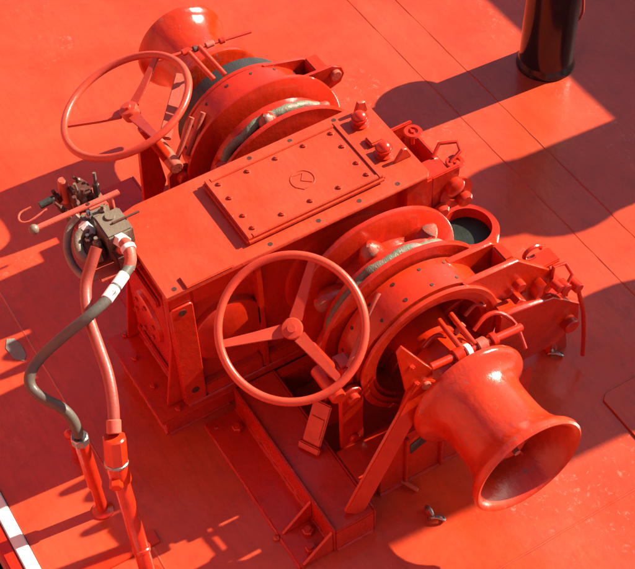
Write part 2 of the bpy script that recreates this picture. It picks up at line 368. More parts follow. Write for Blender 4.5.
def disc(prof, s): return [(a * s, r) for a, r in prof]
def half(s):
    """s = +1 near half, -1 far half"""
    near = s > 0
    mat = M_red2 if near else M_red
    # bearing disc added to shade the gap beside the gearbox, then the chain-lifter flanges
    MB().lathe(disc([(0.214, 0.056), (0.214, 0.235), (0.220, 0.243), (0.250, 0.243), (0.256, 0.235), (0.262, 0.10), (0.262, 0.056)], s), 'X', n=64).build('bearing_shade_disc', M_red, W)
    dr = MB().lathe(disc([(0.30, 0.05), (0.30, 0.205), (0.455, 0.205), (0.455, 0.05)], s), 'X', n=72).build('chain_lifter', M_red, W)
    MB().lathe(disc([(0.270, 0.06), (0.270, 0.312), (0.274, 0.317), (0.286, 0.317), (0.290, 0.312), (0.300, 0.204), (0.300, 0.06)], s), 'X', n=96).build('flange', M_red, dr)
    MB().lathe(disc([(0.468, 0.06), (0.468, 0.314), (0.464, 0.319), (0.452, 0.319), (0.448, 0.314), (0.440, 0.204), (0.440, 0.06)], s), 'X', n=96).build('flange', M_red, dr)
    # worn ridge with bumps
    pts = []; n = 120; rnd = random.Random(5 + s)
    for k in range(n):
        a = 2 * PI * k / n
        rr = 0.266 + 0.003 * math.sin(a * 14) + rnd.uniform(-0.003, 0.003)
        pts.append((s * ((0.412 if near else 0.352) + 0.0035 * math.sin(a * 11 + 1)), rr * math.cos(a), rr * math.sin(a)))
    MB().tube(pts, 0.0165, n=12, smooth=0, closed=True).build('worn_ridge', M_worn, dr, 'ridge worn bare to mottled grey-green metal')
    MB().lathe(disc([(0.375, 0.19), (0.375, 0.262), (0.405, 0.262), (0.405, 0.19)], s), 'X', n=72).build('ridge_web', M_red, dr)
    for k in range(7):
        a = math.radians((102 if near else 99) - k * 360 / 7)
        t = MB(); t.lathe([(0.19, 0.056), (0.245, 0.044), (0.280, 0.026), (0.298, 0.009)], 'Z', n=10, closed=False)
        q = Matrix.Translation((s * 0.342, 0, 0)) @ Matrix.Rotation(a - PI / 2, 4, 'X')
        bmesh.ops.transform(t.bm, matrix=q, verts=t.bm.verts)
        w = t.build('whelp', M_red, dr)
        t = MB(); t.lathe([(0.272, 0.0325), (0.285, 0.0245), (0.2995, 0.0075)], 'Z', n=10, closed=False)
        bmesh.ops.scale(t.bm, vec=(0.8, 1.02, 1.0), verts=t.bm.verts)
        q = Matrix.Translation((s * 0.342 + 0.006, 0, 0)) @ Matrix.Rotation(a - PI / 2 + 0.02, 4, 'X')
        bmesh.ops.transform(t.bm, matrix=q, verts=t.bm.verts)
        t.build('worn_face', M_wornpink, w, 'bare pinkish worn face')
    # brake drum with band
    MB().lathe(disc([(0.470, 0.06), (0.470, 0.250), (0.600, 0.250), (0.606, 0.245), (0.606, 0.205), (0.50, 0.195), (0.49, 0.06)], s), 'X', n=96).build('brake_drum', M_red, W)
    if near:
        MB().lathe([(0.492, 0.057), (0.503, 0.190), (0.506, 0.190), (0.502, 0.057)], 'X', n=64).build('brake_web', M_red, W)
    band = MB()
    # band covers from lever side over the top, open below
    a0, a1 = math.radians(-5), math.radians(205); n = 72
    prof = [(0.476, 0.2525), (0.476, 0.268), (0.596, 0.268), (0.596, 0.2525)]
    t = band.bm; rings = []
    for k in range(n + 1):
        a = a0 + (a1 - a0) * k / n
        rings.append([t.verts.new((s * x, r * math.cos(a), r * math.sin(a))) for x, r in prof])
    for k in range(n):
        for j in range(4):
            t.faces.new((rings[k][j], rings[k + 1][j], rings[k + 1][(j + 1) % 4], rings[k][(j + 1) % 4]))
    t.faces.new(rings[0]); t.faces.new(rings[-1]); bmesh.ops.recalc_face_normals(t, faces=t.faces)
    bd = band.build('brake_band', mat, W)
    riv = []
    for k in range(9):
        a = math.radians(22 + k * 21)
        for x in (0.50, 0.572): riv.append((s * x, 0.2685 * math.cos(a), 0.2685 * math.sin(a), a))
    for x, y, z, a in riv:
        d = Vector((0, math.cos(a), math.sin(a)))
        MB().cyl(Vector((x, y, z)) - d * 0.002, Vector((x, y, z)) + d * 0.0012, 0.0062, n=10).build('rivet_hole', M_dark, bd)
    # outer rim ring of the drum
    MB().lathe(disc([(0.604, 0.222), (0.604, 0.262), (0.608, 0.266), (0.616, 0.266), (0.620, 0.262), (0.620, 0.244), (0.616, 0.240), (0.616, 0.222)], s), 'X', n=96).build('drum_rim', mat, W)
    # hub cone & bearing between drum and head
    MB().lathe(disc([(0.49, 0.056), (0.49, 0.12), (0.56, 0.10), (0.63, 0.095), (0.64, 0.056)], s), 'X', n=48).build('drum_hub', M_red, W)
    ped = MB(); ped.prism([(-0.20, H + 0.12), (0.20, H + 0.12), (0.115, 0.0), (0.08, 0.07), (-0.08, 0.07), (-0.115, 0.0)], *sorted((s * 0.665, s * 0.755)), axis='X', bev=0.006)
    ped.lathe(disc([(0.655, 0.056), (0.655, 0.105), (0.765, 0.105), (0.765, 0.056)], s), 'X', n=40)
    pe = ped.build('bearing_pedestal', mat, W)
    # warping head
    prof = [(0.812, 0.056), (0.812, 0.190), (0.817, 0.201), (0.828, 0.2045), (0.838, 0.202), (0.846, 0.193), (0.854, 0.178), (0.866, 0.164), (0.882, 0.153), (0.905, 0.1465), (0.940, 0.1440), (0.985, 0.1440), (1.025, 0.1465),
            (1.060, 0.154), (1.088, 0.167), (1.106, 0.181), (1.118, 0.192), (1.130, 0.1975), (1.142, 0.1965), (1.148, 0.190), (1.146, 0.182), (1.136, 0.172), (1.115, 0.162), (1.085, 0.148), (1.05, 0.138), (1.035, 0.136), (1.022, 0.132), (1.018, 0.02), (1.018, 0.0)]
    p2 = [(0.812, 0.0)] + prof[1:]
    if not near: p2 = [(0.812 + (a - 0.812) * 0.95, r_ * 0.94) for a, r_ in p2]
    wh = MB().lathe(disc(p2, s), 'X', n=96).build('warping_head', M_head, W)
    for k in range(4):
        MB().prism([(0.050, -0.006), (0.121, -0.006), (0.121, 0.006), (0.050, 0.006)], *sorted((s * 1.0185, s * 1.050)), axis='X', bev=0.002, mat=Matrix.Rotation(0.5 + k * PI / 2, 4, 'X')).build('web_rib', M_red, wh)
    MB().cyl((s * 1.0185, 0, 0), (s * 1.065, 0, 0), 0.046, n=28, bev=0.004).build('end_cap', M_red2, wh)
    MB().cyl((s * 1.066, 0.0, 0), (s * 1.085, 0.0, 0), 0.012, n=6).build('grease_nipple', M_steel, wh)
    # clutch lever rod
    x = s * 0.765; z = 0.145
    if near: p0, p1, z0, z1 = -0.11, 0.240, 0.152, 0.112
    else: p0, p1, z0, z1, x = -0.255, 0.125, 0.335, 0.288, -0.745
    rod = MB().cyl((x, p0, z0), (x, p1, z1), 0.0135 if near else 0.006, n=16, bev=0.003).build('clutch_rod', M_red, W)
    L = p1 - p0
    for f, w, m in ((0.30, 0.034, M_red), (0.40, 0.020, M_white if near else M_rust), (0.55, 0.034, M_dull), (0.68, 0.022, M_red)):
        yy = p0 + L * f; zz = z0 + (z1 - z0) * f; r = 0.024 if near else 0.012
        MB().cyl((x, yy - w / 2, zz), (x, yy + w / 2, zz), r, n=16, bev=0.003).build('rod_collar', m, rod)
    if near:
        MB().box(x - 0.03, x + 0.03, -0.03, 0.10, z - 0.055, z - 0.03, 0.004).build('rod_saddle', M_dull, rod)
    # two upright links reaching back over the drum
    for yo in (0.0, 0.045):
        if near: a, b = (0.630, 0.012 + yo, 0.160), (0.765, 0.012 + yo, 0.150)
        else: a, b = (-0.62, -0.10 + yo, 0.262), (-0.745, -0.135 + yo, 0.322)
        MB().cyl(a, b, 0.0095 if near else 0.010, n=12, bev=0.002).build('link_bar', M_red2, W)
    if near:
        MB().tube([(0.70, 0.10, 0.12), (0.69, 0.15, 0.145), (0.70, 0.20, 0.14), (0.74, 0.235, 0.10), (0.80, 0.235, 0.04)], 0.008, n=8, smooth=3).build('stop_handle', M_red, W)
        MB().tube([(0.66, -0.06, 0.10), (0.66, -0.02, 0.13), (0.68, 0.01, 0.13)], 0.008, n=8).build('grease_pipe', M_red, W)
        MB().tube([(0.60, 0.14, 0.06), (0.60, 0.18, 0.09), (0.62, 0.205, 0.085)], 0.007, n=8).build('grease_pipe', M_dull, W)
        MB().cyl((0.66, 0.06, 0.09), (0.66, 0.09, 0.115), 0.010, n=10).build('grease_nipple', M_dull, W)
    else:
        MB().lathe([(-0.70, 0.06), (-0.70, 0.232), (-0.628, 0.232), (-0.628, 0.06)], 'X', n=72).build('brake_lining', M_lining, W)
    # brace with bracket plate: foot on foundation, rising to the rod's end
    if near:
        f0, f1 = Vector((0.845, -0.445, -0.300)), Vector((0.772, -0.125, 0.115))
    else:
        f0, f1 = Vector((-0.58, -0.335, 0.13)), Vector((-0.80, -0.145, 0.17))
    d = (f1 - f0).normalized(); nn = Vector((1.0, -0.12, 0.25)) if near else Vector((0.1, 0.0, 1.0)); nn = (nn - d * nn.dot(d)).normalized(); side = d.cross(nn)
    q = Matrix((side, d, nn)).transposed().to_4x4(); q.translation = f0
    Lb = (f1 - f0).length; w = 0.034 if near else 0.022
    br = MB().box(-w, w, 0, Lb, -0.009, 0.009, 0.003, mat=q)
    br.build('brace', mat if near else M_dull, W)
    if near:
        MB().prism([(-0.240, 0.330), (-0.222, 0.352), (-0.105, 0.150), (-0.105, -0.01), (-0.145, 0.035), (-0.205, 0.110)], 0.764, 0.776, 'X').build('bracket_plate', M_red2, W)
        for (yy, zz) in ((-0.19, 0.23), (-0.17, 0.13)):
            MB().hexnut((0.776, yy, zz), (1, 0, 0), 0.011, 0.009).build('bolt', M_red, W)
        MB().cyl((0.776, -0.135, 0.10), (0.79, -0.135, 0.10), 0.016, n=16, bev=0.003).build('pin', M_dull, W)
    return wh
half(1); half(-1)
for k in range(8):
    a = 2 * PI * k / 8 + 0.2
    MB().hexnut((0.505, 0.150 * math.cos(a), 0.150 * math.sin(a)), (1, 0, 0), 0.012, 0.012).build('bolt', M_red, W)
for k in range(5):
    a = math.radians(20 + 72 * k)
    q = Matrix.Rotation(a, 4, 'X')
    MB().prism([(0.10, -0.008), (0.19, -0.008), (0.19, 0.008), (0.10, 0.008)], 0.505, 0.545, 'X', mat=q).build('web_rib', M_red, W)

# brake-band anchor plates (right side, near)
def prism_part(poly, x0, x1, name, mat=M_red, par=None, bev=0.003): return MB().prism(poly, x0, x1, 'X', bev).build(name, mat, par or W)
prism_part([(0.13, 0.235), (0.30, 0.222), (0.325, 0.205), (0.40, 0.10), (0.40, 0.02), (0.30, 0.02), (0.20, 0.16)], 0.484, 0.506, 'band_lug', M_red2)
prism_part([(0.12, 0.235), (0.335, 0.215), (0.49, 0.065), (0.51, -0.02), (0.44, -0.10), (0.30, 0.02), (0.22, 0.12)], 0.584, 0.606, 'band_lug', M_red2)
MB().box(0.507, 0.583, 0.300, 0.335, 0.10, 0.214, 0.006).build('lug_cross_plate', M_red2, W)
MB().cyl((0.603, 0.34, 0.10), (0.632, 0.34, 0.10), 0.020, n=20, bev=0.004).build('pin', M_red, W)
MB().prism([(0.29, 0.03), (0.33, 0.06), (0.42, -0.02), (0.42, -0.06), (0.36, -0.05)], 0.603, 0.645, 'X').build('lug_web', M_red, W)
MB().prism([(0.40, 0.07), (0.43, 0.08), (0.40, -0.04), (0.37, -0.03)], 0.61, 0.65, 'X').build('lug_web', M_red, W)
prism_part([(0.235, 0.055), (0.455, 0.012), (0.575, -0.100), (0.585, -0.20), (0.50, -0.27), (0.30, -0.27), (0.235, -0.17)], 0.640, 0.668, 'lever_plate', M_red)
MB().box(0.610, 0.649, 0.24, 0.44, -0.004, 0.010, 0.003, mat=Matrix.Translation((0, 0, 0.03)) @ Matrix.Translation((0, 0.34, 0)) @ Matrix.Rotation(-0.19, 4, 'X') @ Matrix.Translation((0, -0.34, 0))).build('lever_flange', M_red2, W)
MB().box(0.50, 0.63, 0.46, 0.56, -0.20, -0.05, 0.008).build('lever_block', M_red, W)
MB().prism([(0.52, H), (0.60, H), (0.565, -0.20), (0.535, -0.20)], 0.55, 0.62, 'X').build('lever_foot', M_red, W)
# anchor ring, wire handle, hanging bar
MB().tube([(0.56 + 0.0, 0.43 + 0.033 * math.cos(a), 0.150 + 0.026 * math.sin(a)) for a in [k * PI / 8 for k in range(14)]], 0.0075, n=8, smooth=2).build('hook', M_red, W)
MB().box(0.535, 0.60, 0.39, 0.52, 0.085, 0.100, 0.004, mat=Matrix.Rotation(0, 4, 'X')).build('hook_plate', M_red2, W)
MB().tube([(0.62, 0.475, 0.030), (0.605, 0.490, 0.085), (0.61, 0.535, 0.078), (0.64, 0.545, 0.045), (0.65, 0.520, 0.02)], 0.007, n=8, smooth=1).build('wire_handle', M_red, W)
for (y, z, r) in ((0.50, 0.02, 0.022), (0.555, -0.01, 0.020), (0.47, 0.045, 0.016)):
    MB().cyl((0.63, y, z), (0.672, y + 0.004, z), r, n=14, bev=0.003).build('pin', M_red, W)
MB().tube([(0.672, 0.555, -0.02), (0.69, 0.575, -0.12), (0.70, 0.590, -0.26), (0.705, 0.597, -0.37)], 0.0085, n=10, smooth=4).build('tommy_bar', M_red, W)
MB().cyl((0.66, 0.53, -0.17), (0.70, 0.53, -0.17), 0.030, n=20, bev=0.004).build('pin_boss', M_red, W)
# far lugs
prism_part([(0.08, 0.262), (0.245, 0.215), (0.285, 0.19), (0.33, 0.10), (0.26, 0.06), (0.16, 0.14)], -0.602, -0.590, 'band_lug', M_red)
prism_part([(0.12, 0.235), (0.31, 0.225), (0.350, 0.200), (0.362, 0.165), (0.345, 0.130), (0.30, 0.115), (0.20, 0.10)], -0.500, -0.488, 'band_lug', M_red)
MB().box(-0.589, -0.501, 0.250, 0.300, 0.12, 0.216, 0.005).build('lug_cross_plate', M_red2, W)
MB().cyl((-0.488, 0.318, 0.182), (-0.472, 0.318, 0.182), 0.022, n=24, bev=0.003).build('pin', M_dull, W)

# chain pipe ring beyond the near drum
cp = MB().lathe([(-0.42, 0.092), (-0.42, 0.122), (-0.36, 0.122), (-0.345, 0.112), (-0.345, 0.092)], 'Z', (0.01, 0.590, 0), 64)
cpo = thing('chain_pipe', 'round red deck pipe coaming with a dark greenish opening behind the near drum', 'deck pipe', (0.03, 0.585, H))
cp.build('coaming', M_red, cpo)
MB().lathe([(-0.419, 0.001), (-0.419, 0.091), (-0.395, 0.091), (-0.395, 0.001)], 'Z', (0.01, 0.590, 0), 40).build('opening_disc', paint("dark_green_opening", (0.010, 0.012, 0.007), 0.5, 0, 0.4, 0.2, 0.4), cpo)  # dark greenish disc paints the shade inside the pipe opening

# ------------------------------------------------------------------ handwheels
def handwheel(hub, nrm, rad, spin, stem_to, near):
    n = Vector(nrm).normalized(); hub = Vector(hub)
    q = n.to_track_quat('Z', 'Y').to_matrix().to_4x4() @ Matrix.Rotation(spin, 4, 'Z'); q.translation = hub
    e = bpy.data.objects.new('handwheel', None); C.objects.link(e); e.parent = W; e.location = hub - W.location
    rim = MB(); rim.tube([q @ Vector((rad * math.cos(a), rad * math.sin(a), 0.0)) for a in [2 * PI * k / 72 for k in range(72)]], 0.0132, n=14, smooth=0, closed=True)
    rim.build('rim', M_wheel, e)
    for k in range(3):
        qq = q @ Matrix.Rotation(k * 2 * PI / 3, 4, 'Z')
        sp = MB(); t = bmesh.new()
        w0, w1 = 0.021, 0.012
        prof = [(0.030, w0, -0.030), (0.11, (w0 + w1) / 2, -0.022), (rad, w1, 0)]
        vs = []
        for x, w, z in prof:
            vs.append([t.verts.new((x, -w, z + 0.005)), t.verts.new((x, w, z + 0.005)), t.verts.new((x, w, z - 0.005)), t.verts.new((x, -w, z - 0.005))])
        for a, b in ((0, 1), (1, 2)):
            for j in range(4): t.faces.new((vs[a][j], vs[b][j], vs[b][(j + 1) % 4], vs[a][(j + 1) % 4]))
        t.faces.new(vs[0]); t.faces.new(vs[-1]); bmesh.ops.recalc_face_normals(t, faces=t.faces)
        bmesh.ops.bevel(t, geom=t.edges[:], offset=0.002, segments=2, affect='EDGES')
        bmesh.ops.transform(t, matrix=qq, verts=t.verts); sp.merge(t); sp.build('spoke', M_wheel, e)
    hb = MB().lathe([(-0.055, 0.0), (-0.055, 0.030), (-0.02, 0.034), (-0.012, 0.030), (-0.010, 0.014), (0.0, 0.013), (0.0, 0.0)], 'Z', n=32, mat=q).build('hub', M_wheel, e)
    st = Vector(stem_to)
    d = (st - hub).normalized()
    MB().cyl(hub + d * 0.05, hub + d * 0.16, 0.011, n=12).build('spindle', M_steel if near else M_dull, e)
    MB().cyl(hub + d * 0.12, st, 0.021, n=20, bev=0.003).build('spindle_sleeve', M_red, e)
    return e
handwheel((0.515, -0.448, 0.315), (0.42, -0.32, 0.85), 0.222, math.radians(-43), (0.565, -0.335, 0.06), True)
handwheel((-0.53, -0.472, 0.405), (-0.145, -0.28, 0.947), 0.230, math.radians(30), (-0.50, -0.36, 0.10), False)

# near brake lever stand + tongue + nameplate
MB().prism([(-0.345, -0.34), (-0.262, -0.34), (-0.262, -0.03), (-0.275, 0.0), (-0.303, 0.012), (-0.332, 0.0), (-0.345, -0.03)], 0.600, 0.622, 'X').build('lever_stand', M_red, W)
MB().prism([(-0.345, -0.30), (-0.262, -0.30), (-0.262, -0.03), (-0.303, 0.01), (-0.345, -0.03)], 0.505, 0.522, 'X').build('lever_stand', M_red, W)
MB().cyl((0.49, -0.303, -0.035), (0.64, -0.303, -0.035), 0.022, n=20, bev=0.003).build('pin', M_red, W)
MB().cyl((0.623, -0.303, -0.26), (0.637, -0.303, -0.26), 0.018, n=20, bev=0.003).build('pin', M_red, W)
MB().box(0.530, 0.595, -0.33, -0.275, -0.02, 0.10, 0.010).build('spindle_nut', M_red, W)
MB().cyl((0.50, -0.36, 0.02), (0.635, -0.36, 0.02), 0.026, n=24, bev=0.004).build('trunnion', M_red, W)
qt = Matrix.Translation((0.545, -0.395, -0.215)) @ Matrix.Rotation(math.radians(28), 4, 'Z') @ Matrix.Rotation(math.radians(58), 4, 'X')
MB().box(-0.034, 0.034, -0.085, 0.085, -0.007, 0.007, 0.004, mat=qt).build('link_plate', M_red, W)
MB().box(-0.024, 0.024, -0.045, 0.030, 0.0075, 0.0105, 0.001, mat=qt).build('nameplate', M_lid, W, 'lighter red embossed nameplate')
MB().box(-0.040, 0.040, -0.098, -0.072, -0.010, 0.018, 0.004, mat=qt).build('link_foot', M_red, W)
# long sleeve plates beside the near spindle
MB().cyl((0.60, -0.30, 0.10), (0.49, -0.12, 0.235), 0.012, n=10).build('band_rod', M_dull, W)
# far spindle brackets, seen through the far handwheel
MB().prism([(-0.455, -0.32), (-0.435, -0.32), (-0.345, -0.1), (-0.37, 0.13), (-0.43, 0.10)], -0.62, -0.60, 'X').build('lever_stand', M_red, W)
MB().prism([(-0.40, -0.30), (-0.27, -0.30), (-0.27, 0.03), (-0.30, 0.06), (-0.34, 0.07), (-0.38, 0.04)], -0.50, -0.485, 'X').build('lever_stand', M_red, W)
MB().cyl((-0.485, -0.325, 0.02), (-0.455, -0.325, 0.02), 0.026, n=24, bev=0.004).build('pin', M_red, W)
MB().cyl((-0.60, -0.36, 0.115), (-0.44, -0.36, 0.115), 0.026, n=24, bev=0.004).build('trunnion', M_dull, W)
for yo in (0.0, 0.045):
    MB().cyl((-0.50, -0.335 + yo, 0.09), (-0.545, -0.235 + yo, 0.21), 0.010, n=12).build('band_rod', M_dull, W)

# ------------------------------------------------------------------ foundations
def foundation(s):
    fo = MB()
    x0, x1 = sorted((s * 0.222, s * 0.875))
    fo.box(x0, x1, -0.528, -0.385, -0.312, -0.300, 0.002)
    fo.box(x0, x1 + (0.0), -0.538, -0.5285, H, -0.287, 0.003)
    fo.box(*sorted((s * 0.863, s * 0.876)), -0.528, -0.385, H, -0.3125, 0.002)
    fo.box(x0, x1, -0.384, -0.376, H, -0.300, 0.002)
    f = fo.build('foundation_beam', M_red, W)
    MB().box(x0, x1, -0.660, -0.5385, H + 0.0005, H + 0.011, 0.003).build('foot_flange', M_red, f)
    for x in (0.735, 0.868):
        MB().prism([(-0.5385, -0.300), (-0.5385, H + 0.0115), (-0.652, H + 0.0115)], *sorted((s * x - 0.005, s * x + 0.005)), axis='X', bev=0.002).build('gusset', M_red, f)
    for (x, y) in ((0.775, -0.575), (0.835, -0.60), (0.30, -0.575)):
        MB().hexnut((s * x, y, H + 0.0112), (0, 0, 1), 0.020, 0.018).build('bolt', M_red, f)
    for (x, y) in ((0.255, -0.635), (0.735, -0.672)):
        MB().sphere((s * x, y, H + 0.006), 0.012, 1, 1, 0.6).build('weld_lump', M_red, f)
    # second beam and cross plates beneath the shaft line
    g2 = MB()
    g2.box(*sorted((s * 0.222, s * 0.76)), 0.19, 0.32, H, -0.300, 0.004)
    g2.box(*sorted((s * 0.62, s * 0.765)), -0.375, 0.189, H, -0.302, 0.004)
    g2.box(*sorted((s * 0.222, s * 0.26)), -0.375, 0.189, H, -0.305, 0.004)
    g2.box(*sorted((s * 0.261, s * 0.640)), 0.172, 0.188, H, -0.06, 0.003)  # hidden upright plate, added to block low sun under the drum
    g2.build('foundation_frame', M_red, W)
foundation(1); foundation(-1)
# side panel below near warping head, with a worn grey patch and ribs
MB().box(0.766, 0.778, -0.30, 0.30, H, -0.13, 0.003).build('pedestal_panel', M_red, W)
for y in (-0.20, -0.06, 0.08):
    MB().box(0.7785, 0.790, y - 0.006, y + 0.006, H, -0.15, 0.002).build('panel_rib', M_red, W)
MB().prism([(-0.185, -0.205), (-0.090, -0.165), (-0.085, -0.215), (-0.180, -0.260)], 0.7785, 0.7815, 'X', bev=0.001).build('bare_patch_plate', M_lining, W, 'small bare grey metal plate')

def fillet(p, q, r_=0.005, mat=None, seed=1):
    p, q = Vector(p), Vector(q); n = max(4, int((q - p).length / 0.012)); rnd = random.Random(seed)
    pts = [p.lerp(q, k / (n - 1)) + Vector((rnd.uniform(-.0009, .0009), rnd.uniform(-.0009, .0009), rnd.uniform(-.0009, .0009))) for k in range(n)]
    rr = [rnd.uniform(0.8, 1.25) for _ in range(n)]
    MB().tube(pts, r_, n=8, smooth=0, rf=lambda u: rr[min(n - 1, int(round(u * (n - 1))))]).build('weld_bead', mat or M_red, W)
fillet((0.197, -0.70, -0.299), (0.197, 0.26, -0.299), 0.006, seed=2)
fillet((0.165, -0.623, 0.203), (0.165, -0.403, 0.203), 0.004, seed=3)
fillet((-0.17, -0.70, -0.299), (0.15, -0.70, -0.299), 0.005, seed=4)
fillet((0.225, -0.539, H + 0.012), (0.87, -0.539, H + 0.012), 0.006, seed=5)
fillet((0.225, -0.527, -0.299), (0.86, -0.527, -0.299), 0.004, seed=6)
fillet((0.225, -0.661, H + 0.002), (0.87, -0.661, H + 0.002), 0.006, seed=7)
fillet((0.779, -0.30, H + 0.002), (0.779, 0.30, H + 0.002), 0.007, seed=8)
fillet((0.877, -0.525, H + 0.002), (0.877, -0.39, H + 0.002), 0.006, seed=9)
fillet((-0.183, -0.786, H + 0.002), (0.183, -0.786, H + 0.002), 0.006, seed=10)
fillet((0.186, -0.78, H + 0.002), (0.186, -0.545, H + 0.002), 0.006, seed=11)

# ------------------------------------------------------------------ control valve on the gearbox corner
V = thing('control_valve', 'dirty pink and grey valve block with long lever at left end of gearbox', 'valve', (-0.13, -0.76, 0.26))
MB().box(-0.235, -0.005, -0.84, -0.700, 0.245, 0.258, 0.003).build('mounting_plate', M_dull, V)
MB().box(-0.165, -0.055, -0.775, -0.685, 0.2585, 0.372, 0.006).build('valve_body', M_pinkgrey, V)
MB().lathe([(0.372, 0.0), (0.372, 0.017), (0.378, 0.016), (0.378, 0.0)], 'Z', (-0.135, -0.728, 0), 20).build('cap_plug', M_pinkgrey, V)
MB().box(-0.108, -0.100, -0.735, -0.640, 0.372, 0.378, 0.001).build('pin_wire', M_rust, V)
MB().box(-0.230, -0.176, -0.800, -0.700, 0.2585, 0.335, 0.006).build('valve_section', M_pinkgrey, V)
MB().box(-0.155, -0.070, -0.840, -0.785, 0.2585, 0.318, 0.006).build('valve_section', M_rust, V)
MB().box(-0.05, -0.006, -0.775, -0.715, 0.2585, 0.325, 0.006).build('valve_section', M_rust, V)
for (x, y, z, r, m) in ((-0.095, -0.80, 0.34, 0.014, M_pinkgrey), (-0.20, -0.775, 0.352, 0.013, M_steel), (-0.205, -0.725, 0.345, 0.012, M_pinkgrey), (-0.03, -0.755, 0.335, 0.012, M_rust), (-0.13, -0.815, 0.33, 0.012, M_steel)):
    MB().hexnut((x, y, z - 0.03), (0, 0, 1), r, 0.03).build('fitting', m, V)
lv = MB().box(-0.190, -0.170, -0.955, -0.668, 0.408, 0.418, 0.002).build('lever', M_dull, V)
MB().sphere((-0.180, -0.962, 0.413), 0.017, n=14).build('lever_knob', M_pinkgrey, lv)
MB().cyl((-0.18, -0.70, 0.30), (-0.18, -0.70, 0.41), 0.010, n=12).build('lever_post', M_dull, lv)
MB().cyl((-0.18, -0.775, 0.4183), (-0.18, -0.775, 0.4205), 0.006, n=12).build('lever_hole', M_dark, lv)
# back cluster
bc = thing('valve_cluster', 'cluster of small dirty red and grey fittings behind the long valve lever', 'valve', (-0.36, -0.78, 0.25))
MB().box(-0.44, -0.235, -0.80, -0.66, 0.19, 0.203, 0.003).build('base_bracket', M_dull, bc)
MB().box(-0.235, -0.20, -0.70, -0.66, -0.05, 0.203, 0.003).build('support_arm', M_red, bc)
MB().box(-0.41, -0.35, -0.77, -0.70, 0.2035, 0.29, 0.008).build('valve_body', M_rust, bc)
MB().box(-0.33, -0.28, -0.75, -0.68, 0.2035, 0.27, 0.008).build('valve_body', M_dull, bc)
rnd = random.Random(11)
for k in range(11):
    x = rnd.uniform(-0.43, -0.26); y = rnd.uniform(-0.83, -0.68); h = rnd.uniform(0.03, 0.075); z = rnd.uniform(0.22, 0.26)
    MB().hexnut((x, y, z), (rnd.uniform(-.4, .4), rnd.uniform(-.5, .2), 1), rnd.uniform(0.009, 0.015), h).build('fitting', rnd.choice((M_rust, M_rust, M_dull, M_pinkgrey)), bc)
MB().cyl((-0.42, -0.775, 0.21), (-0.42, -0.775, 0.315), 0.017, n=14, bev=0.004).build('cartridge', M_dull, bc)
MB().cyl((-0.40, -0.82, 0.27), (-0.40, -0.875, 0.265), 0.013, n=12, bev=0.003).build('solenoid', M_lining, bc)
MB().tube([(-0.37, -0.86, 0.27), (-0.36, -0.93, 0.26), (-0.38, -0.955, 0.26), (-0.41, -0.94, 0.26), (-0.41, -0.90, 0.265)], 0.0035, n=6).build('wire_loop', M_dull, bc)

# ------------------------------------------------------------------ hoses and pipes
gh = thing('grey_hose', 'grey hydraulic hose with white bands curving down to the thin deck pipe', 'hose', (0.05, -0.75, 0.30))
hp = [(0.053, -0.752, 0.340), (0.091, -0.812, 0.336), (0.130, -0.876, 0.331), (0.140, -0.948, 0.307), (0.124, -1.031, 0.251), (0.110, -1.109, 0.190), (0.130, -1.164, 0.160), (0.159, -1.177, 0.130), (0.204, -1.157, 0.110), (0.248, -1.124, 0.090), (0.279, -1.108, 0.050), (0.302, -1.109, -0.01)]
MB().tube(hp, 0.0172, n=14, smooth=5).build('hose', M_hose, gh)
def along(a, b, f): a, b = Vector(a), Vector(b); return a.lerp(b, f)
MB().cyl(along(hp[0], hp[1], 0.55), along(hp[1], hp[2], 0.25), 0.019, n=16, bev=0.002).build('hose_band', M_white, gh)
MB().cyl(along(hp[1], hp[2], 0.32), along(hp[1], hp[2], 0.98), 0.0195, n=16, bev=0.002).build('hose_band', M_white, gh)
el = MB().tube([(-0.030, -0.745, 0.325), (-0.02, -0.735, 0.365), (0.010, -0.735, 0.365), (0.040, -0.745, 0.350), (0.060, -0.765, 0.335)], 0.019, n=14, smooth=3).build('elbow', M_dull, gh)
MB().cyl((-0.055, -0.737, 0.345), (-0.018, -0.736, 0.368), 0.025, n=6, bev=0.003).build('hose_nut', M_white, gh)
MB().cyl((0.0, -0.735, 0.366), (0.016, -0.736, 0.363), 0.0245, n=18, bev=0.002).build('hose_nut', M_white, gh)
rh = thing('red_hose', 'dull red hose running from the valve down to the thick deck pipe', 'hose', (0, -0.85, 0.35))
rp = [(-0.040, -0.820, 0.375), (-0.021, -0.847, 0.35), (0.017, -0.896, 0.300), (0.104, -0.935, 0.270), (0.202, -0.953, 0.240), (0.299, -0.971, 0.210), (0.378, -0.999, 0.170), (0.440, -1.034, 0.120)]
MB().tube(rp, 0.0185, n=16, smooth=5).build('hose', M_redhose, rh)
MB().cyl(along(rp[-2], rp[-1], 0.5), rp[-1], 0.023, n=16, bev=0.003).build('ferrule', M_dull, rh)
wh_ = thing('curved_grey_pipe', 'short curved grey pipes looping below the valve block', 'pipe', (-0.2, -0.85, 0.25))
MB().tube([(-0.23, -0.80, 0.33), (-0.225, -0.84, 0.30), (-0.18, -0.875, 0.27), (-0.12, -0.885, 0.25), (-0.06, -0.87, 0.24), (-0.04, -0.83, 0.245)], 0.013, n=12, smooth=4).build('pipe', M_lining2, wh_)
MB().tube([(-0.17, -0.80, 0.33), (-0.155, -0.84, 0.32), (-0.11, -0.855, 0.30), (-0.08, -0.84, 0.29), (-0.07, -0.80, 0.29)], 0.017, n=12, smooth=4).build('pipe', M_pinkgrey, wh_)
MB().cyl((-0.165, -0.79, 0.30), (-0.175, -0.81, 0.345), 0.020, n=6, bev=0.003).build('pipe_nut', M_white, wh_)

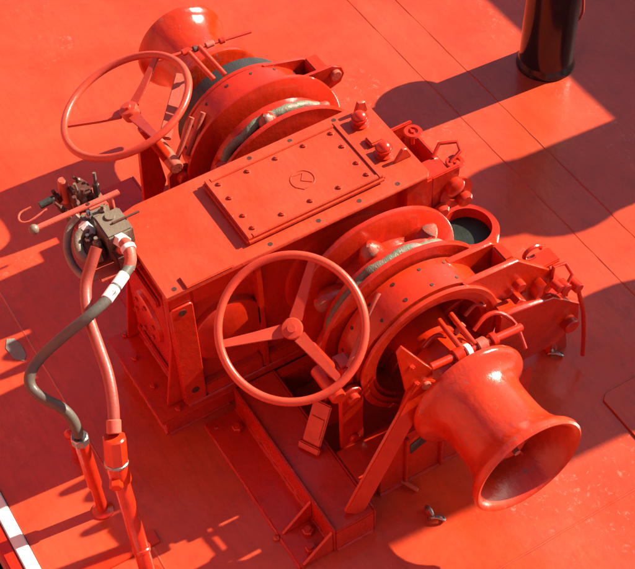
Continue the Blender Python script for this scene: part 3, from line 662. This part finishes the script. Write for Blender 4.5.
p1 = thing('thin_deck_pipe', 'thin red riser pipe with steel collar that takes the grey hose', 'pipe', (0.335, -1.109, H))
MB().cyl((0.335, -1.109, H), (0.325, -1.109, -0.26), 0.019, n=18).build('pipe', M_red, p1)
MB().cyl((0.325, -1.109, -0.27), (0.303, -1.109, -0.03), 0.0245, n=18, bev=0.004).build('sleeve', M_red, p1)
MB().cyl((0.305, -1.109, -0.045), (0.302, -1.109, -0.012), 0.029, n=8, bev=0.004).build('collar', M_steel, p1)
MB().lathe([(H, 0.018), (H, 0.038), (H + 0.006, 0.036), (H + 0.014, 0.018)], 'Z', (0.335, -1.109, 0), 24).build('base_weld', M_red, p1)
p2 = thing('thick_deck_pipe', 'thick red riser pipe with unions that takes the dull red hose', 'pipe', (0.640, -1.090, H))
MB().cyl((0.640, -1.090, H), (0.487, -1.062, -0.05), 0.026, n=20).build('pipe', M_red, p2)
MB().cyl((0.489, -1.062, -0.065), (0.466, -1.055, 0.02), 0.034, n=20, bev=0.008).build('union', M_red2, p2)
MB().cyl((0.468, -1.056, 0.018), (0.443, -1.037, 0.112), 0.037, n=8, bev=0.005).build('union', M_red2, p2)
MB().cyl((0.4695, -1.057, 0.010), (0.4665, -1.055, 0.022), 0.0385, n=20, bev=0.003).build('steel_ring', M_steel, p2)
MB().cyl((0.4655, -1.062, -0.030), (0.520, -1.090, -0.035), 0.022, n=6, bev=0.003).build('side_plug', M_red2, p2)
MB().cyl((0.5900, -1.0792, -0.30), (0.5965, -1.0812, -0.315), 0.030, n=20, bev=0.003).build('steel_ring', M_red, p2)
MB().lathe([(H, 0.025), (H, 0.050), (H + 0.006, 0.047), (H + 0.02, 0.025)], 'Z', (0.640, -1.090, 0), 24).build('base_weld', M_red, p2)
sp = thing('sounding_plug', 'short red stub with round knob standing left of the thin deck pipe', 'deck plug', (0.104, -1.093, H))
MB().cyl((0.104, -1.093, H), (0.085, -1.093, -0.30), 0.011, n=14).build('stem', M_red, sp)
MB().lathe([(H, 0.0), (H, 0.022), (H + 0.012, 0.020), (H + 0.014, 0.0)], 'Z', (0.104, -1.093, 0), 20).build('foot', M_red, sp)
MB().sphere((0.085, -1.093, -0.295), 0.019, n=16).build('knob', M_red, sp)
fb = MB().box(0.490, 0.545, -1.45, -1.0, H + 0.001, H + 0.007, 0.002).build('lit_deck_strip', M_red2)  # orange strip paints a sunlit band on the deck
tag(fb, 'raised orange-red strip beside the thick pipe, standing in for a sunlit band of deck', 'flat bar')

# small deck hardware
def eye(x, y, lab, sc_=1.0):
    e = thing('deck_eye', lab, 'shackle', (x, y, H), 'small shackles lying about the winch')
    MB().tube([(x + 0.020 * sc_ * math.cos(a), y, H + 0.014 * sc_ + 0.020 * sc_ * math.sin(a)) for a in [k * 2 * PI / 14 for k in range(14)]], 0.006 * sc_, n=8, smooth=0, closed=True).build('ring', M_steel, e)
    MB().tube([(x + 0.018, y - 0.01, H + 0.01), (x + 0.035, y + 0.008, H + 0.022), (x + 0.05, y + 0.025, H + 0.012), (x + 0.035, y + 0.03, H + 0.006), (x + 0.02, y + 0.01, H + 0.006)], 0.005 * sc_, n=8, smooth=3, closed=True).build('link', M_steel, e)
    MB().box(x - 0.02, x + 0.02, y - 0.012, y + 0.012, H + 0.0005, H + 0.009, 0.003).build('base', M_red, e)
eye(0.925, -0.200, 'small shiny shackle lying on the deck below the near warping head')
eye(0.600, 0.530, 'small shiny shackle on the deck right of the near warping head', 1.1)
eye(0.665, -0.350 + 0.02, 'dark shiny shackle in the corner between lever stand and brace', 0.9)
rd = MB().cyl((0.775, -0.212, H + 0.012), (0.835, -0.185, H + 0.010), 0.007, n=10, bev=0.002).build('loose_pin', M_dull)
tag(rd, 'short pinkish pin lying on the shaded deck under the near warping head', 'pin')

# ------------------------------------------------------------------ black post and unseen objects that cast shade or bounce light
bp = thing('black_post', 'thick glossy black round post with flared foot standing on the deck', 'post', (-0.625, 1.44, H))
MB().lathe([(H + 0.01, 0.0), (H + 0.01, 0.114), (0.62, 0.107), (0.64, 0.09), (0.64, 0.0)], 'Z', (-0.625, 1.44, 0), 64).build('shaft', M_black, bp)
MB().lathe([(H, 0.0), (H, 0.124), (H + 0.008, 0.125), (H + 0.022, 0.120), (H + 0.045, 0.113), (H + 0.045, 0.0)], 'Z', (-0.625, 1.44, 0), 64).build('foot_ring', M_black, bp)
MB().sphere((-0.715, 1.44, -0.02), 0.085, 1, 1, 1, 24).build('cleat_boss', M_black, bp)
MB().tube([(-0.575, 1.53, 0.5), (-0.565, 1.545, 0.2), (-0.57, 1.54, 0.0), (-0.56, 1.55, -0.15), (-0.578, 1.53, -0.22)], 0.006, n=8).build('hanging_cord', M_dull, bp)

bw = MB(); bw.box(-7.0, 0.20, 3.20, 3.26, H, H + 1.145, 0.004)
bwo = bw.build('bulwark', M_red); tag(bwo, 'high red bulwark wall outside the frame to the right', 'bulwark')
def caster(x, y, h, r, w, lab):  # unseen domed posts, added to cast shadows on the right deck
    e = thing('caster', lab, 'caster', (x, y, H), 'added shadow casters right of the frame')
    MB().cyl((x, y, H), (x, y, H + h), w, n=32).build('caster_post', M_red, e)
    MB().sphere((x, y, H + h), r, 1, 1, 0.8, 32).build('caster_dome', M_red, e)
caster(0.17, 2.58, 1.02, 0.165, 0.14, 'slim red ventilator added out of view to cast a round shadow')
caster(0.08, 2.96, 1.38, 0.19, 0.17, 'tall red ventilator by the bulwark, added out of view to cast shadow')
caster(0.88, 2.18, 0.90, 0.31, 0.16, 'wide mushroom ventilator added out of view to cast a round shadow')
dw = MB().box(-7.0, 7.0, -3.30, -3.05, H - 1.0, 2.6, 0.01).build('bounce_wall', paint("bounce_red", (0.42, 0.075, 0.045), 0.6, 0, 0.2, 0.2, 0.2))  # unseen wall, added to bounce sunlight into the shaded left deck
tag(dw, 'red wall out of view at left, added to bounce light into the shade', 'wall')
lk = MB().box(0.88, 1.22, 3.18, 3.50, H, H + 2.40, 0.02).build('sun_blocker', M_red)  # unseen tall box, added to block sun below the near head
tag(lk, 'tall narrow red locker added out of view to shade the deck under the near warping head', 'blocker')
